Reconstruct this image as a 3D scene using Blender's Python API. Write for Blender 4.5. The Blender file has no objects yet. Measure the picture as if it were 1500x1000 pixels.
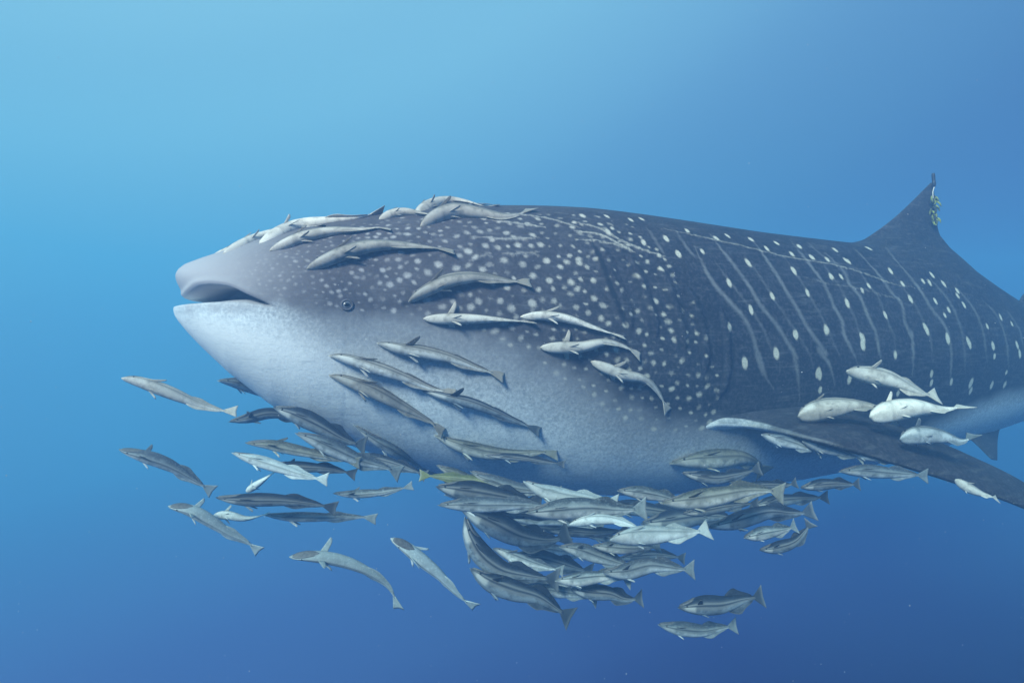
import bpy, math, random
import numpy as np
from mathutils import Vector
from mathutils.bvhtree import BVHTree

# ------------------------------------------------------------------ camera, water light, sun, exposure
scene = bpy.context.scene
F = 894.0                                   # focal length in photograph pixels (1500 wide)
cam_data = bpy.data.cameras.new('camera')
cam_data.sensor_width = 36.0
cam_data.lens = 36.0 * F / 1500.0
cam_data.clip_start = 0.05
cam_data.clip_end = 500.0
cam = bpy.data.objects.new('camera', cam_data)
cam.rotation_euler = (math.radians(90), 0, 0)
scene.collection.objects.link(cam)
scene.camera = cam

SUN_DIR = Vector((-0.42, -0.70, 0.58)).normalized()      # from the scene towards the sun
GLOW_DIR = Vector((-0.36, 0.30, 0.88)).normalized()      # where the water is brightest

world = bpy.data.worlds.new('World')
scene.world = world
world.use_nodes = True
wn = world.node_tree
wn.nodes.clear()
w_out = wn.nodes.new('ShaderNodeOutputWorld')
w_bg = wn.nodes.new('ShaderNodeBackground')
w_tc = wn.nodes.new('ShaderNodeTexCoord')
w_dot = wn.nodes.new('ShaderNodeVectorMath'); w_dot.operation = 'DOT_PRODUCT'
w_dot.inputs[1].default_value = GLOW_DIR
w_map = wn.nodes.new('ShaderNodeMapRange')
w_map.inputs['From Min'].default_value = -1.0
w_map.inputs['From Max'].default_value = 1.0
w_ramp = wn.nodes.new('ShaderNodeValToRGB')
w_ramp.color_ramp.interpolation = 'CARDINAL'
def ramp_set(ramp, stops):
    el = ramp.color_ramp.elements
    while len(el) > 1:
        el.remove(el[-1])
    el[0].position = stops[0][0]; el[0].color = (*stops[0][1], 1)
    for p, c in stops[1:]:
        e = el.new(p); e.color = (*c, 1)
ramp_set(w_ramp, [(0.0, (0.008, 0.010, 0.06)),
                  (0.33, (0.008, 0.006, 0.085)),
                  (0.40, (0.032, 0.050, 0.215)),
                  (0.45, (0.052, 0.092, 0.305)),
                  (0.54, (0.072, 0.132, 0.385)),
                  (0.65, (0.100, 0.222, 0.475)),
                  (0.75, (0.168, 0.358, 0.625)),
                  (0.825, (0.245, 0.510, 0.755)),
                  (0.88, (0.275, 0.560, 0.790)),
                  (1.0, (0.38, 0.70, 0.90))])
w_bg.inputs['Strength'].default_value = 0.745
wn.links.new(w_tc.outputs['Generated'], w_dot.inputs[0])
wn.links.new(w_dot.outputs['Value'], w_map.inputs['Value'])
wn.links.new(w_map.outputs['Result'], w_ramp.inputs['Fac'])
wn.links.new(w_ramp.outputs['Color'], w_bg.inputs['Color'])
wn.links.new(w_bg.outputs['Background'], w_out.inputs['Surface'])

sun_data = bpy.data.lights.new('sun', 'SUN')
sun_data.energy = 5.0
sun_data.angle = math.radians(16)
sun_data.color = (1.0, 0.77, 0.77)
sun = bpy.data.objects.new('sun', sun_data)
sun.rotation_euler = SUN_DIR.to_track_quat('Z', 'Y').to_euler()
sun.location = SUN_DIR * 20
scene.collection.objects.link(sun)

vs = scene.view_settings
vs.view_transform = 'Standard'
vs.look = 'None'
vs.exposure = 0.40
vs.gamma = 1.0
scene.render.engine = 'CYCLES'
scene.cycles.use_denoising = True
scene.cycles.max_bounces = 6
scene.cycles.diffuse_bounces = 3
scene.cycles.volume_bounces = 2
scene.cycles.transparent_max_bounces = 6

HAZE_DENSITY = 0.23

# ------------------------------------------------------------------ helpers
rng = np.random.default_rng(11)
random.seed(5)
C = scene.collection

def at(x, y, d):
    """the point that the photograph shows at pixel x, y, at distance d along the view axis"""
    return np.array(((x - 750.0) / F * d, d, (500.0 - y) / F * d))

def mesh_grid(name, P, mat, parent=None, closed_j=False, cap0=False, cap1=False, attrs=None, smooth=True):
    ni, nj = P.shape[:2]
    verts = P.reshape(-1, 3)
    jj = nj if closed_j else nj - 1
    I, J = np.meshgrid(np.arange(ni - 1), np.arange(jj), indexing='ij')
    J2 = (J + 1) % nj
    quads = np.stack([I * nj + J, I * nj + J2, (I + 1) * nj + J2, (I + 1) * nj + J], -1).reshape(-1, 4)
    loops = quads.reshape(-1)
    starts = np.arange(0, len(loops), 4)
    extra = []
    if cap0: extra.append(list(range(nj))[::-1])
    if cap1: extra.append([(ni - 1) * nj + k for k in range(nj)])
    for e in extra:
        starts = np.append(starts, len(loops))
        loops = np.append(loops, e)
    me = bpy.data.meshes.new(name)
    me.vertices.add(len(verts))
    me.vertices.foreach_set('co', np.ascontiguousarray(verts, dtype=np.float32).reshape(-1))
    me.loops.add(len(loops))
    me.loops.foreach_set('vertex_index', loops.astype(np.int32))
    me.polygons.add(len(starts))
    me.polygons.foreach_set('loop_start', starts.astype(np.int32))
    if smooth:
        me.polygons.foreach_set('use_smooth', np.ones(len(starts), dtype=bool))
    me.update(calc_edges=True)
    me.validate()
    for an, av in (attrs or {}).items():
        a = me.attributes.new(an, 'FLOAT', 'POINT')
        a.data.foreach_set('value', np.ascontiguousarray(av, dtype=np.float32).reshape(-1))
    o = bpy.data.objects.new(name, me)
    me.materials.append(mat)
    C.objects.link(o)
    if parent is not None:
        o.parent = parent
    return o

def empty(name, loc=(0, 0, 0)):
    o = bpy.data.objects.new(name, None)
    o.empty_display_size = 0.1
    o.location = loc
    C.objects.link(o)
    return o

def tag(o, label, cat, group=None):
    o['label'] = label
    o['category'] = cat
    if group: o['group'] = group
    return o

def catmull(pts, n):
    """n points along a smooth curve through pts, evenly spaced by arc length"""
    pts = np.asarray(pts, float)
    p = np.vstack([2 * pts[0] - pts[1], pts, 2 * pts[-1] - pts[-2]])
    out = []
    for k in range(len(pts) - 1):
        t = np.linspace(0, 1, 24, endpoint=False)[:, None]
        a, b, c, d = p[k], p[k + 1], p[k + 2], p[k + 3]
        out.append(0.5 * ((2 * b) + (c - a) * t + (2 * a - 5 * b + 4 * c - d) * t ** 2 + (3 * b - a - 3 * c + d) * t ** 3))
    out.append(pts[-1:])
    out = np.vstack(out)
    L = np.concatenate([[0], np.cumsum(np.linalg.norm(np.diff(out, axis=0), axis=1))])
    u = np.linspace(0, L[-1], n)
    return np.stack([np.interp(u, L, out[:, k]) for k in range(out.shape[1])], 1), L[-1]

def smooth01(x):
    x = np.clip(x, 0, 1)
    return x * x * (3 - 2 * x)

def new_mat(name):
    m = bpy.data.materials.new(name)
    m.use_nodes = True
    nt = m.node_tree
    b = nt.nodes['Principled BSDF']
    return m, nt, b

def nd(nt, typ, **kw):
    n = nt.nodes.new(typ)
    for k, v in kw.items():
        setattr(n, k, v)
    return n

def attr(nt, name):
    a = nt.nodes.new('ShaderNodeAttribute'); a.attribute_name = name
    return a.outputs['Fac']

def noise(nt, vec, scale, detail=4, rough=0.55):
    n = nt.nodes.new('ShaderNodeTexNoise')
    n.inputs['Scale'].default_value = scale
    n.inputs['Detail'].default_value = detail
    n.inputs['Roughness'].default_value = rough
    if vec is not None: nt.links.new(vec, n.inputs['Vector'])
    return n.outputs['Fac']

def mrange(nt, val, a, b, c=0.0, d=1.0, smooth=True):
    n = nt.nodes.new('ShaderNodeMapRange')
    if smooth: n.interpolation_type = 'SMOOTHSTEP'
    n.inputs['From Min'].default_value = a; n.inputs['From Max'].default_value = b
    n.inputs['To Min'].default_value = c; n.inputs['To Max'].default_value = d
    nt.links.new(val, n.inputs['Value'])
    return n.outputs['Result']

def math_n(nt, op, a, b):
    n = nt.nodes.new('ShaderNodeMath'); n.operation = op
    for k, v in enumerate((a, b)):
        if isinstance(v, (int, float)): n.inputs[k].default_value = v
        else: nt.links.new(v, n.inputs[k])
    return n.outputs[0]

def mix(nt, fac, a, b, mode='MIX'):
    n = nt.nodes.new('ShaderNodeMix'); n.data_type = 'RGBA'; n.blend_type = mode
    if isinstance(fac, (int, float)): n.inputs[0].default_value = fac
    else: nt.links.new(fac, n.inputs[0])
    for k, v in ((6, a), (7, b)):
        if isinstance(v, tuple): n.inputs[k].default_value = (*v, 1)
        else: nt.links.new(v, n.inputs[k])
    return n.outputs[2]

# ------------------------------------------------------------------ materials
def shark_skin():
    m, nt, b = new_mat('shark_skin')
    tc = nt.nodes.new('ShaderNodeTexCoord').outputs['Object']
    dark = attr(nt, 'dark'); spot = attr(nt, 'spot'); gill = attr(nt, 'gill'); snout = attr(nt, 'snout'); lining = attr(nt, 'lining')
    n1 = noise(nt, tc, 9.0, 5, 0.6)
    n2 = noise(nt, tc, 62.0, 6, 0.72)
    n3 = noise(nt, tc, 2.2, 3, 0.5)
    n4 = noise(nt, tc, 150.0, 4, 0.7)
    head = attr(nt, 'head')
    # belly: off-white with blue-grey mottling
    bel = mix(nt, mrange(nt, n2, 0.36, 0.68), (0.80, 0.85, 0.87), (0.52, 0.59, 0.64))
    bel = mix(nt, mrange(nt, n1, 0.40, 0.75, 0.0, 0.45), bel, (0.52, 0.56, 0.60))
    bel = mix(nt, mrange(nt, n4, 0.56, 0.68, 0.0, 0.6), bel, (0.22, 0.25, 0.28))
    bel = mix(nt, math_n(nt, 'MULTIPLY', mrange(nt, math_n(nt, 'ADD', attr(nt, 'cheek'), mrange(nt, n2, 0.2, 0.8, -0.2, 0.2, False)), 0.02, 0.95), 0.86), bel, (0.19, 0.19, 0.205))
    # clean pale jaw
    bel = mix(nt, math_n(nt, 'MULTIPLY', attr(nt, 'chin'), 0.85), bel, (0.90, 0.90, 0.89))
    bel = mix(nt, mrange(nt, n4, 0.60, 0.70, 0.0, 0.45), bel, (0.34, 0.37, 0.41))
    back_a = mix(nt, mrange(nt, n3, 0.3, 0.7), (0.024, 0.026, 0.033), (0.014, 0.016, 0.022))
    back_a = mix(nt, head, back_a, (0.098, 0.090, 0.098))  # brighter light on the front painted in: back skin lighter at the head
    back = mix(nt, mrange(nt, n2, 0.42, 0.72, 0.0, 0.75), back_a, mix(nt, 0.5, back_a, (0.17, 0.165, 0.19)))
    vm = nd(nt, 'ShaderNodeVectorMath'); vm.operation = 'MULTIPLY'; vm.inputs[1].default_value = (4.0, 4.0, 34.0); nt.links.new(tc, vm.inputs[0])
    streak = noise(nt, vm.outputs[0], 1.6, 6, 0.7)
    back = mix(nt, mrange(nt, streak, 0.50, 0.74, 0.0, 0.55), back, mix(nt, 0.6, back, (0.22, 0.225, 0.23)))
    back = mix(nt, mrange(nt, n1, 0.42, 0.66, 0.0, 0.5), back, mix(nt, 0.55, back, (0.012, 0.013, 0.02)))
    bel = mix(nt, mrange(nt, streak, 0.52, 0.72, 0.0, 0.35), bel, (0.33, 0.38, 0.43))
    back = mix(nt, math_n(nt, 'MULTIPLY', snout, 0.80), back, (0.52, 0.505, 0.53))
    # ragged border between back and belly
    jit = mrange(nt, n1, 0.2, 0.8, -0.17, 0.17, False)
    jit2 = mrange(nt, n2, 0.2, 0.8, -0.12, 0.12, False)
    dk = mrange(nt, math_n(nt, 'ADD', math_n(nt, 'ADD', dark, jit), jit2), 0.10, 0.92)
    col = mix(nt, dk, bel, back)
    sp = math_n(nt, 'MULTIPLY', mrange(nt, math_n(nt, 'ADD', spot, mrange(nt, n2, 0.25, 0.75, -0.16, 0.16, False)), 0.04, 0.80), mrange(nt, n4, 0.3, 0.65, 0.6, 1.0))
    sp = math_n(nt, 'MULTIPLY', sp, mrange(nt, spot, 0.0, 0.12))
    col = mix(nt, math_n(nt, 'MULTIPLY', attr(nt, 'bar'), mrange(nt, n1, 0.3, 0.7, 0.20, 0.42)), col, (0.40, 0.41, 0.40))
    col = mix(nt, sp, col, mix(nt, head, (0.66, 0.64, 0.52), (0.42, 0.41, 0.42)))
    col = mix(nt, gill, col, (0.012, 0.014, 0.02))
    col = mix(nt, lining, col, (0.16, 0.19, 0.22))
    nt.links.new(col, b.inputs['Base Color'])
    b.inputs['Roughness'].default_value = 0.62
    b.inputs['Specular IOR Level'].default_value = 0.06
    bm = nd(nt, 'ShaderNodeBump'); bm.inputs['Strength'].default_value = 0.28; bm.inputs['Distance'].default_value = 0.014
    nt.links.new(math_n(nt, 'ADD', math_n(nt, 'ADD', math_n(nt, 'MULTIPLY', n2, 0.5), n1), math_n(nt, 'MULTIPLY', n4, 0.3)), bm.inputs['Height'])
    nt.links.new(bm.outputs['Normal'], b.inputs['Normal'])
    return m

def fish_skin(name, back, flank, belly, stripe=0.6):
    """countershaded remora skin; 'top' runs from belly 0 to back 1, 'line' marks the side stripe and gill edge"""
    m, nt, b = new_mat(name)
    tc = nt.nodes.new('ShaderNodeTexCoord').outputs['Object']
    top = attr(nt, 'top'); line = attr(nt, 'line'); rim = attr(nt, 'rim')
    n1 = noise(nt, tc, 30.0, 5, 0.6)
    n2 = noise(nt, tc, 160.0, 3, 0.6)
    t = math_n(nt, 'ADD', top, mrange(nt, n1, 0.2, 0.8, -0.14, 0.14, False))
    c = mix(nt, mrange(nt, t, 0.16, 0.40), belly, flank)
    c = mix(nt, mrange(nt, t, 0.62, 0.88), c, back)
    c = mix(nt, mrange(nt, noise(nt, tc, 11.0, 3, 0.5), 0.45, 0.68, 0.0, 0.4), c, tuple(v * 0.6 for v in back))
    c = mix(nt, mrange(nt, n1, 0.46, 0.70, 0.0, 0.55), c, tuple(v * 0.55 for v in flank))
    c = mix(nt, mrange(nt, n2, 0.5, 0.72, 0.0, 0.4), c, tuple(min(1, v * 1.5) for v in flank))
    c = mix(nt, math_n(nt, 'MULTIPLY', line, stripe), c, tuple(v * 0.32 for v in back))
    c = mix(nt, math_n(nt, 'MULTIPLY', rim, 0.7), c, (0.62, 0.62, 0.58))
    hs = nd(nt, 'ShaderNodeHueSaturation'); nt.links.new(attr(nt, 'tone'), hs.inputs['Value']); nt.links.new(c, hs.inputs['Color']); c = hs.outputs['Color']
    nt.links.new(c, b.inputs['Base Color'])
    b.inputs['Roughness'].default_value = 0.46
    b.inputs['Specular IOR Level'].default_value = 0.12
    bm = nd(nt, 'ShaderNodeBump'); bm.inputs['Strength'].default_value = 0.25; bm.inputs['Distance'].default_value = 0.003
    nt.links.new(math_n(nt, 'ADD', n1, math_n(nt, 'MULTIPLY', n2, 0.5)), bm.inputs['Height'])
    nt.links.new(bm.outputs['Normal'], b.inputs['Normal'])
    return m

def plain(name, col, rough=0.5, var=0.3, scale=60):
    m, nt, b = new_mat(name)
    tc = nt.nodes.new('ShaderNodeTexCoord').outputs['Object']
    n = noise(nt, tc, scale, 4)
    c = mix(nt, mrange(nt, n, 0.3, 0.7), tuple(v * (1 - var) for v in col), tuple(min(1, v * (1 + var)) for v in col))
    nt.links.new(c, b.inputs['Base Color'])
    b.inputs['Roughness'].default_value = rough
    return m

M_SHARK = shark_skin()
FISH = {
    'pale': fish_skin('remora_skin_pale', (0.36, 0.33, 0.28), (0.53, 0.49, 0.42), (0.76, 0.72, 0.64), 0.75),
    'grey': fish_skin('remora_skin_grey', (0.068, 0.080, 0.094), (0.20, 0.235, 0.25), (0.62, 0.67, 0.68), 0.8),
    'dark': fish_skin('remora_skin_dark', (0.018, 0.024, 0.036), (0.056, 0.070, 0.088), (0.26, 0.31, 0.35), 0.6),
    'brown': fish_skin('remora_skin_brown', (0.065, 0.06, 0.055), (0.24, 0.22, 0.19), (0.60, 0.60, 0.57), 0.7),
    'olive': fish_skin('remora_skin_olive', (0.065, 0.07, 0.06), (0.21, 0.215, 0.175), (0.60, 0.61, 0.55), 0.6),
    'silver': fish_skin('remora_skin_silver', (0.36, 0.41, 0.41), (0.50, 0.56, 0.55), (0.74, 0.79, 0.77), 0.8),
    'tan': fish_skin('remora_skin_tan', (0.13, 0.115, 0.095), (0.33, 0.30, 0.25), (0.56, 0.52, 0.45), 0.8),
    'striped': fish_skin('remora_skin_striped', (0.055, 0.065, 0.072), (0.25, 0.29, 0.295), (0.66, 0.66, 0.63), 0.95),
    'yellow': fish_skin('fish_skin_yellow', (0.13, 0.15, 0.06), (0.19, 0.215, 0.085), (0.33, 0.35, 0.18), 0.3),
}
M_EYE = plain('fish_eye', (0.02, 0.02, 0.022), 0.15, 0.1)
M_IRIS = plain('shark_iris', (0.11, 0.12, 0.14), 0.25, 0.15, 90)
M_PUPIL = plain('shark_pupil', (0.006, 0.007, 0.01), 0.1, 0.1)
M_LID = plain('shark_eyelid', (0.075, 0.072, 0.085), 0.6, 0.2)
M_DISC = plain('suction_disc', (0.13, 0.125, 0.12), 0.6, 0.3, 120)
M_TAG = plain('tag_black', (0.018, 0.018, 0.02), 0.45, 0.2)
M_CORD = plain('tag_tether', (0.55, 0.55, 0.5), 0.6, 0.2)
M_ALGAE = plain('tag_algae', (0.22, 0.26, 0.05), 0.8, 0.6, 40)
M_ALGAE_D = plain('tag_algae_dark', (0.03, 0.04, 0.03), 0.8, 0.6, 40)
M_SNOW = plain('drifting_specks', (0.55, 0.56, 0.55), 0.8, 0.2)

# ------------------------------------------------------------------ whale shark: axis and outline
AX_S = np.linspace(0, 9.6, 1921)
yaw = np.radians(np.interp(AX_S, [0, 1.2, 2.6, 4.0, 5.2, 6.5, 9.6], [21, 17, 14, 15, 20, 27, 36]))
ds = AX_S[1] - AX_S[0]
D0 = 3.0
AX_X = (256 - 750) / F * D0 + np.concatenate([[0], np.cumsum(np.cos(yaw[:-1]) * ds)])
AX_Y = D0 + np.concatenate([[0], np.cumsum(np.sin(yaw[:-1]) * ds)])
AX_PX = 750 + F * AX_X / AX_Y

TOP = [(256, 416), (257, 408), (260, 400), (265, 394), (275, 388), (300, 380), (330, 371), (400, 349), (450, 336), (500, 325), (560, 316), (620, 310), (700, 306),
       (780, 306), (850, 309), (920, 317), (1000, 328), (1100, 342), (1200, 353), (1255, 359), (1300, 364), (1340, 371),
       (1390, 394), (1440, 425), (1475, 443), (1500, 452), (1600, 474), (1700, 486), (1800, 492), (1900, 496)]
BOT = [(256, 460), (258, 464), (264, 472), (280, 490), (300, 510), (340, 547), (400, 592), (450, 621), (520, 652), (600, 680), (650, 692), (700, 702),
       (800, 715), (880, 720), (950, 720), (1050, 713), (1150, 701), (1230, 687), (1300, 671), (1400, 644), (1500, 610),
       (1600, 580), (1700, 556), (1800, 540), (1900, 532)]
W_S = [0.9, 1.5, 2.1, 2.8, 3.6, 4.5, 5.5, 6.5, 7.5, 8.6, 9.6]
W_W = [0.62, 0.69, 0.72, 0.69, 0.62, 0.52, 0.40, 0.28, 0.18, 0.10, 0.06]

def half_width(s):
    front = 0.62 * (1 - (1 - np.clip(s / 0.9, 0, 1)) ** 2.2) ** (1 / 2.2)
    return np.where(s < 0.9, front, np.interp(s, W_S, W_W))

def smooth1(a, k):
    ker = np.hanning(2 * k + 3); ker /= ker.sum()
    return np.convolve(np.pad(a, k + 1, mode='edge'), ker, mode='valid')

NI, NJ = 1000, 480
tt = np.linspace(0, 1, NI)
S_dense = np.concatenate([0.55 * np.linspace(0, 1, 200) ** 2.0, np.linspace(0.555, 5.9, 720)[0:], np.linspace(5.95, 9.6, 80)])
S = S_dense[:NI]
axx = np.interp(S, AX_S, AX_X); axy = np.interp(S, AX_S, AX_Y); axyaw = np.interp(S, AX_S, yaw)
apx = 750 + F * axx / axy
ztop = (500 - np.interp(apx, *zip(*TOP))) / F * axy
zbot = (500 - np.interp(apx, *zip(*BOT))) / F * axy
# soften the traced outline behind the snout
def soften(z):
    zz = z.copy()
    sm = smooth1(z, 26)
    f = smooth01((np.arange(NI) - 215) / 60.0)
    sm2 = smooth1(z, 4)
    return sm2 * (1 - f) + sm * f
ztop = soften(ztop); zbot = soften(zbot)
wid = half_width(S); wid[0] = 0.004
wid = np.concatenate([wid[:230], smooth1(wid, 24)[230:]])
kc = np.interp(S, [0, 0.5, 1.2, 2.5, 4, 7], [0.50, 0.52, 0.52, 0.50, 0.50, 0.5])
zc = zbot + kc * (ztop - zbot)
PHI = 2 * np.pi * np.arange(NJ) / NJ
sn, cs = np.sin(PHI), np.cos(PHI)
pl = np.interp(S, [0, 0.6, 1.5, 3, 6], [0.80, 0.84, 0.88, 0.92, 1.0])[:, None]
lat = wid[:, None] * np.sign(sn) * np.abs(sn) ** pl
up_e = np.interp(S, [0, 0.5, 1.5, 2.6, 3.8, 6], [0.86, 0.9, 0.95, 1.0, 1.35, 1.3])[:, None]
c_u = np.sign(cs) * np.abs(cs) ** up_e
zz = np.where(cs >= 0, zc[:, None] + (ztop - zc)[:, None] * c_u, zc[:, None] + (zc - zbot)[:, None] * c_u)
# the back rises in a tent under the dorsal fin
fin_top = (500 - np.interp(apx, [1200, 1238, 1262, 1285, 1310, 1335, 1352, 1366, 1374, 1385, 1415, 1445, 1470, 1490], [353, 357, 353, 338, 319, 296, 279, 290, 335, 356, 383, 411, 437, 448])) / F * axy
tent = np.where((apx > 1195) & (apx < 1492), np.clip(smooth1(fin_top, 10) - ztop, 0, 0.30), 0)
tent = smooth1(tent, 22) * 0.85
zz = zz + tent[:, None] * np.exp(-(np.abs(lat) / 0.115) ** 1.25) * (cs > 0)[None, :]
AXDIR = np.stack([np.cos(axyaw), np.sin(axyaw), 0 * axyaw], 1)
LATDIR = np.stack([np.sin(axyaw), -np.cos(axyaw), 0 * axyaw], 1)     # towards the camera side
AXP = np.stack([axx, axy, 0 * axx], 1)
P = AXP[:, None, :] + LATDIR[:, None, :] * lat[:, :, None]
P[:, :, 2] = zz

def project(P):
    return 750 + F * P[..., 0] / P[..., 1], 500 - F * P[..., 2] / P[..., 1]

def normals(P):
    du = np.gradient(P, axis=0)
    dv = (np.roll(P, -1, axis=1) - np.roll(P, 1, axis=1)) / 2
    n = np.cross(dv, du)
    n /= np.maximum(np.linalg.norm(n, axis=2, keepdims=True), 1e-9)
    c = P.mean(axis=1, keepdims=True)
    if (np.sum(n[300:600] * (P - c)[300:600]) < 0): n = -n
    return n

z_ref, z_lip = (500 - 400) / F * 3.0, (500 - 447) / F * 3.0
back_off = 0.055 * smooth01((z_ref - P[:, :, 2]) / (z_ref - z_lip)) * (P[:, :, 2] > z_lip - 0.004) * smooth01((0.42 - S) / 0.42)[:, None]
P = P + AXDIR[:, None, :] * back_off[:, :, None]
PN = normals(P)
PU, PV = project(P)
FACING = np.sum(PN * -P, axis=2) > 0
NEAR = FACING & (np.arange(NJ)[None, :] <= NJ // 2)

def skin_index(x, y):
    """the skin vertex on the camera side that the photograph shows at pixel x, y"""
    d = (PU - x) ** 2 + (PV - y) ** 2
    d = np.where(NEAR, d, 1e9)
    k = int(np.argmin(d))
    return k // NJ, k % NJ, float(d.flat[k])

# border between dark back and pale belly, as an angle round the body for each station
bord_img = [(262, 447), (300, 444), (420, 449), (470, 458), (508, 463), (560, 462), (620, 468), (700, 488), (780, 518), (840, 552), (900, 588), (950, 612), (1010, 618), (1060, 615)]
bs, bphi = [], []
for x, y in bord_img:
    i, j, _ = skin_index(x, y)
    bs.append(S[i]); bphi.append(PHI[j])
i2, j2, _ = skin_index(1480, 572)
bs += [S[skin_index(1180, 640)[0]], S[skin_index(1330, 630)[0]], S[i2], 9.6]
bphi += [PHI[skin_index(1180, 650)[1]], PHI[skin_index(1330, 632)[1]], PHI[j2], PHI[j2]]
o_ = np.argsort(bs)
BPHI = smooth1(np.interp(S, np.array(bs)[o_], np.array(bphi)[o_]), 20)
phi_sym = np.minimum(PHI, 2 * np.pi - PHI)[None, :]
girth = np.maximum((ztop - zbot)[:, None], 0.05)
dark = 0.5 + (BPHI[:, None] - phi_sym) * girth * 0.5 / np.interp(S, [0, 0.8, 2.0, 3.0, 6], [0.12, 0.12, 0.26, 0.12, 0.09])[:, None]
dark = np.clip(dark, 0, 1)
cheek = 1 + (BPHI[:, None] - phi_sym) * girth * 0.5 / np.interp(S, [0, 0.5, 1.0, 2.0, 3.0, 6], [0.06, 0.24, 0.44, 0.46, 0.22, 0.12])[:, None]
cheek = np.clip(cheek, 0, 1) * smooth01((S - 0.22) / 0.55)[:, None]
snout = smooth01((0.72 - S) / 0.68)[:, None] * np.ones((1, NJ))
chin = smooth01((1.25 - S) / 0.95)[:, None] * smooth01((phi_sym - BPHI[:, None]) * girth * 0.5 / np.interp(S, [0, 0.35, 0.8, 1.3], [0.08, 0.14, 0.26, 0.36])[:, None] + 0.02)
headm = smooth01((2.75 - S) / 2.2)[:, None] * np.ones((1, NJ))  # fades from head to rear; carries the painted light falloff on the back
bar = np.zeros((NI, NJ)); spot = np.zeros((NI, NJ)); gill = np.zeros((NI, NJ)); lining = np.zeros((NI, NJ)); relief = np.zeros((NI, NJ))

def stamp(arr, i, j, rs, rc, val, soft=0.45, rot=0.0, mirror=True):
    """soft ellipse on the skin: rs metres along the body, rc metres round it"""
    r = max(rs, rc) * 1.5
    di = int(r / max(abs(S[min(i + 1, NI - 1)] - S[i]), 1e-4)) + 2
    step = max(np.linalg.norm(P[i, (j + 1) % NJ] - P[i, j]), 1e-4)
    dj = min(int(r / step) + 2, 70)
    i0, i1 = max(0, i - di), min(NI, i + di + 1)
    jj = np.arange(j - dj, j + dj + 1) % NJ
    d = P[i0:i1][:, jj] - P[i, j]
    ta = AXDIR[i]
    tb = P[i, (j + 1) % NJ] - P[i, (j - 1) % NJ]; tb = tb / max(np.linalg.norm(tb), 1e-9)
    u = d @ ta; v = d @ tb
    cr, sr = math.cos(rot), math.sin(rot)
    q = np.sqrt(((u * cr + v * sr) / rs) ** 2 + ((-u * sr + v * cr) / rc) ** 2)
    m = val * (1 - smooth01((q - (1 - soft)) / (2 * soft)))
    sub = arr[i0:i1][:, jj]
    arr[np.ix_(np.arange(i0, i1), jj)] = np.maximum(sub, m)
    if mirror:
        stamp(arr, i, (NJ - j) % NJ, rs, rc, val, soft, -rot, False)

def stroke(arr, pts, width, val, soft=0.5, taper=True, wob=0.0):
    pts = np.array(pts, float)
    c, L = catmull(np.hstack([pts, np.zeros((len(pts), 1))]), max(int(np.sum(np.linalg.norm(np.diff(pts, axis=0), axis=1)) / 1.6), 4))
    n = len(c)
    for k, (x, y, _) in enumerate(c):
        i, j, d = skin_index(x, y)
        if d > 60: continue
        t = k / max(n - 1, 1)
        f = min(1, min(t, 1 - t) * 5 + 0.25) if taper else 1
        wv = 1 + wob * math.sin(k * 0.55) * 0.5
        stamp(arr, i, j, width * f * wv, width * f * wv, val * (0.55 + 0.45 * f), soft)

def R3(p): return [(840 + x / 3.7025, 280 + y / 3.7025) for x, y in p]
def R4(p): return [(1120 + x / 3.7025, 230 + y / 3.7025) for x, y in p]
def R5(p): return [(1100 + x / 3.5725, 480 + y / 3.5725) for x, y in p]

# rows of pale spots on the flank
body_spots = [(x, y, 1.0) for x, y in R3([(180, 135), (370, 150), (185, 225), (380, 275), (500, 258), (570, 340), (615, 215), (775, 255), (835, 240), (965, 262), (700, 330), (950, 388), (1050, 312), (1225, 298), (1185, 340), (1295, 357), (1420, 318), (1195, 430), (1400, 462), (845, 500), (965, 645), (1075, 570), (1270, 550), (1205, 780), (1370, 748), (1480, 600), (1480, 375), (50, 135), (310, 155), (1100, 280)])]
body_spots += [(x, y, 1.45) for x, y in R3([(840, 735), (1100, 880), (930, 935), (1330, 985)])]
body_spots += [(x, y, 0.95) for x, y in R4([(190, 485), (385, 505), (565, 495), (150, 525), (255, 543), (455, 568), (160, 618), (360, 648), (565, 698), (235, 735), (450, 790), (655, 852), (790, 767), (870, 925), (685, 615), (895, 680), (1000, 825), (1280, 870), (165, 965), (335, 935), (525, 975), (990, 975), (1100, 990), (910, 640), (970, 685), (1045, 750)])]
body_spots += [(x, y, 1.1) for x, y in R5([(130, 135), (398, 15), (585, 65), (585, 95), (755, 145), (918, 10), (1030, 55), (1140, 75), (1268, 95), (1408, 135), (360, 250), (945, 240), (945, 285), (1150, 290), (1150, 330), (1050, 285), (1260, 300), (1330, 300), (515, 270), (770, 340), (360, 325)])]
body_spots += [(x, y, 0.85) for x, y in [(1412, 446), (1446, 478), (1482, 474), (1421, 505), (1457, 522), (1490, 505), (1474, 545), (1370, 440), (1352, 412), (1322, 415), (1384, 462), (1402, 425), (1232, 405), (1262, 425), (1212, 380), (1160, 372)]]
for x, y, k in body_spots:
    i, j, d = skin_index(x, y)
    if d > 60: continue
    r = 0.0134 * k ** 0.8 * rng.uniform(0.85, 1.15)
    stamp(spot, i, j, r, r * rng.uniform(1.5, 2.1), rng.uniform(0.75, 1.0), 0.5, rng.uniform(-0.2, 0.2))

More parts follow.
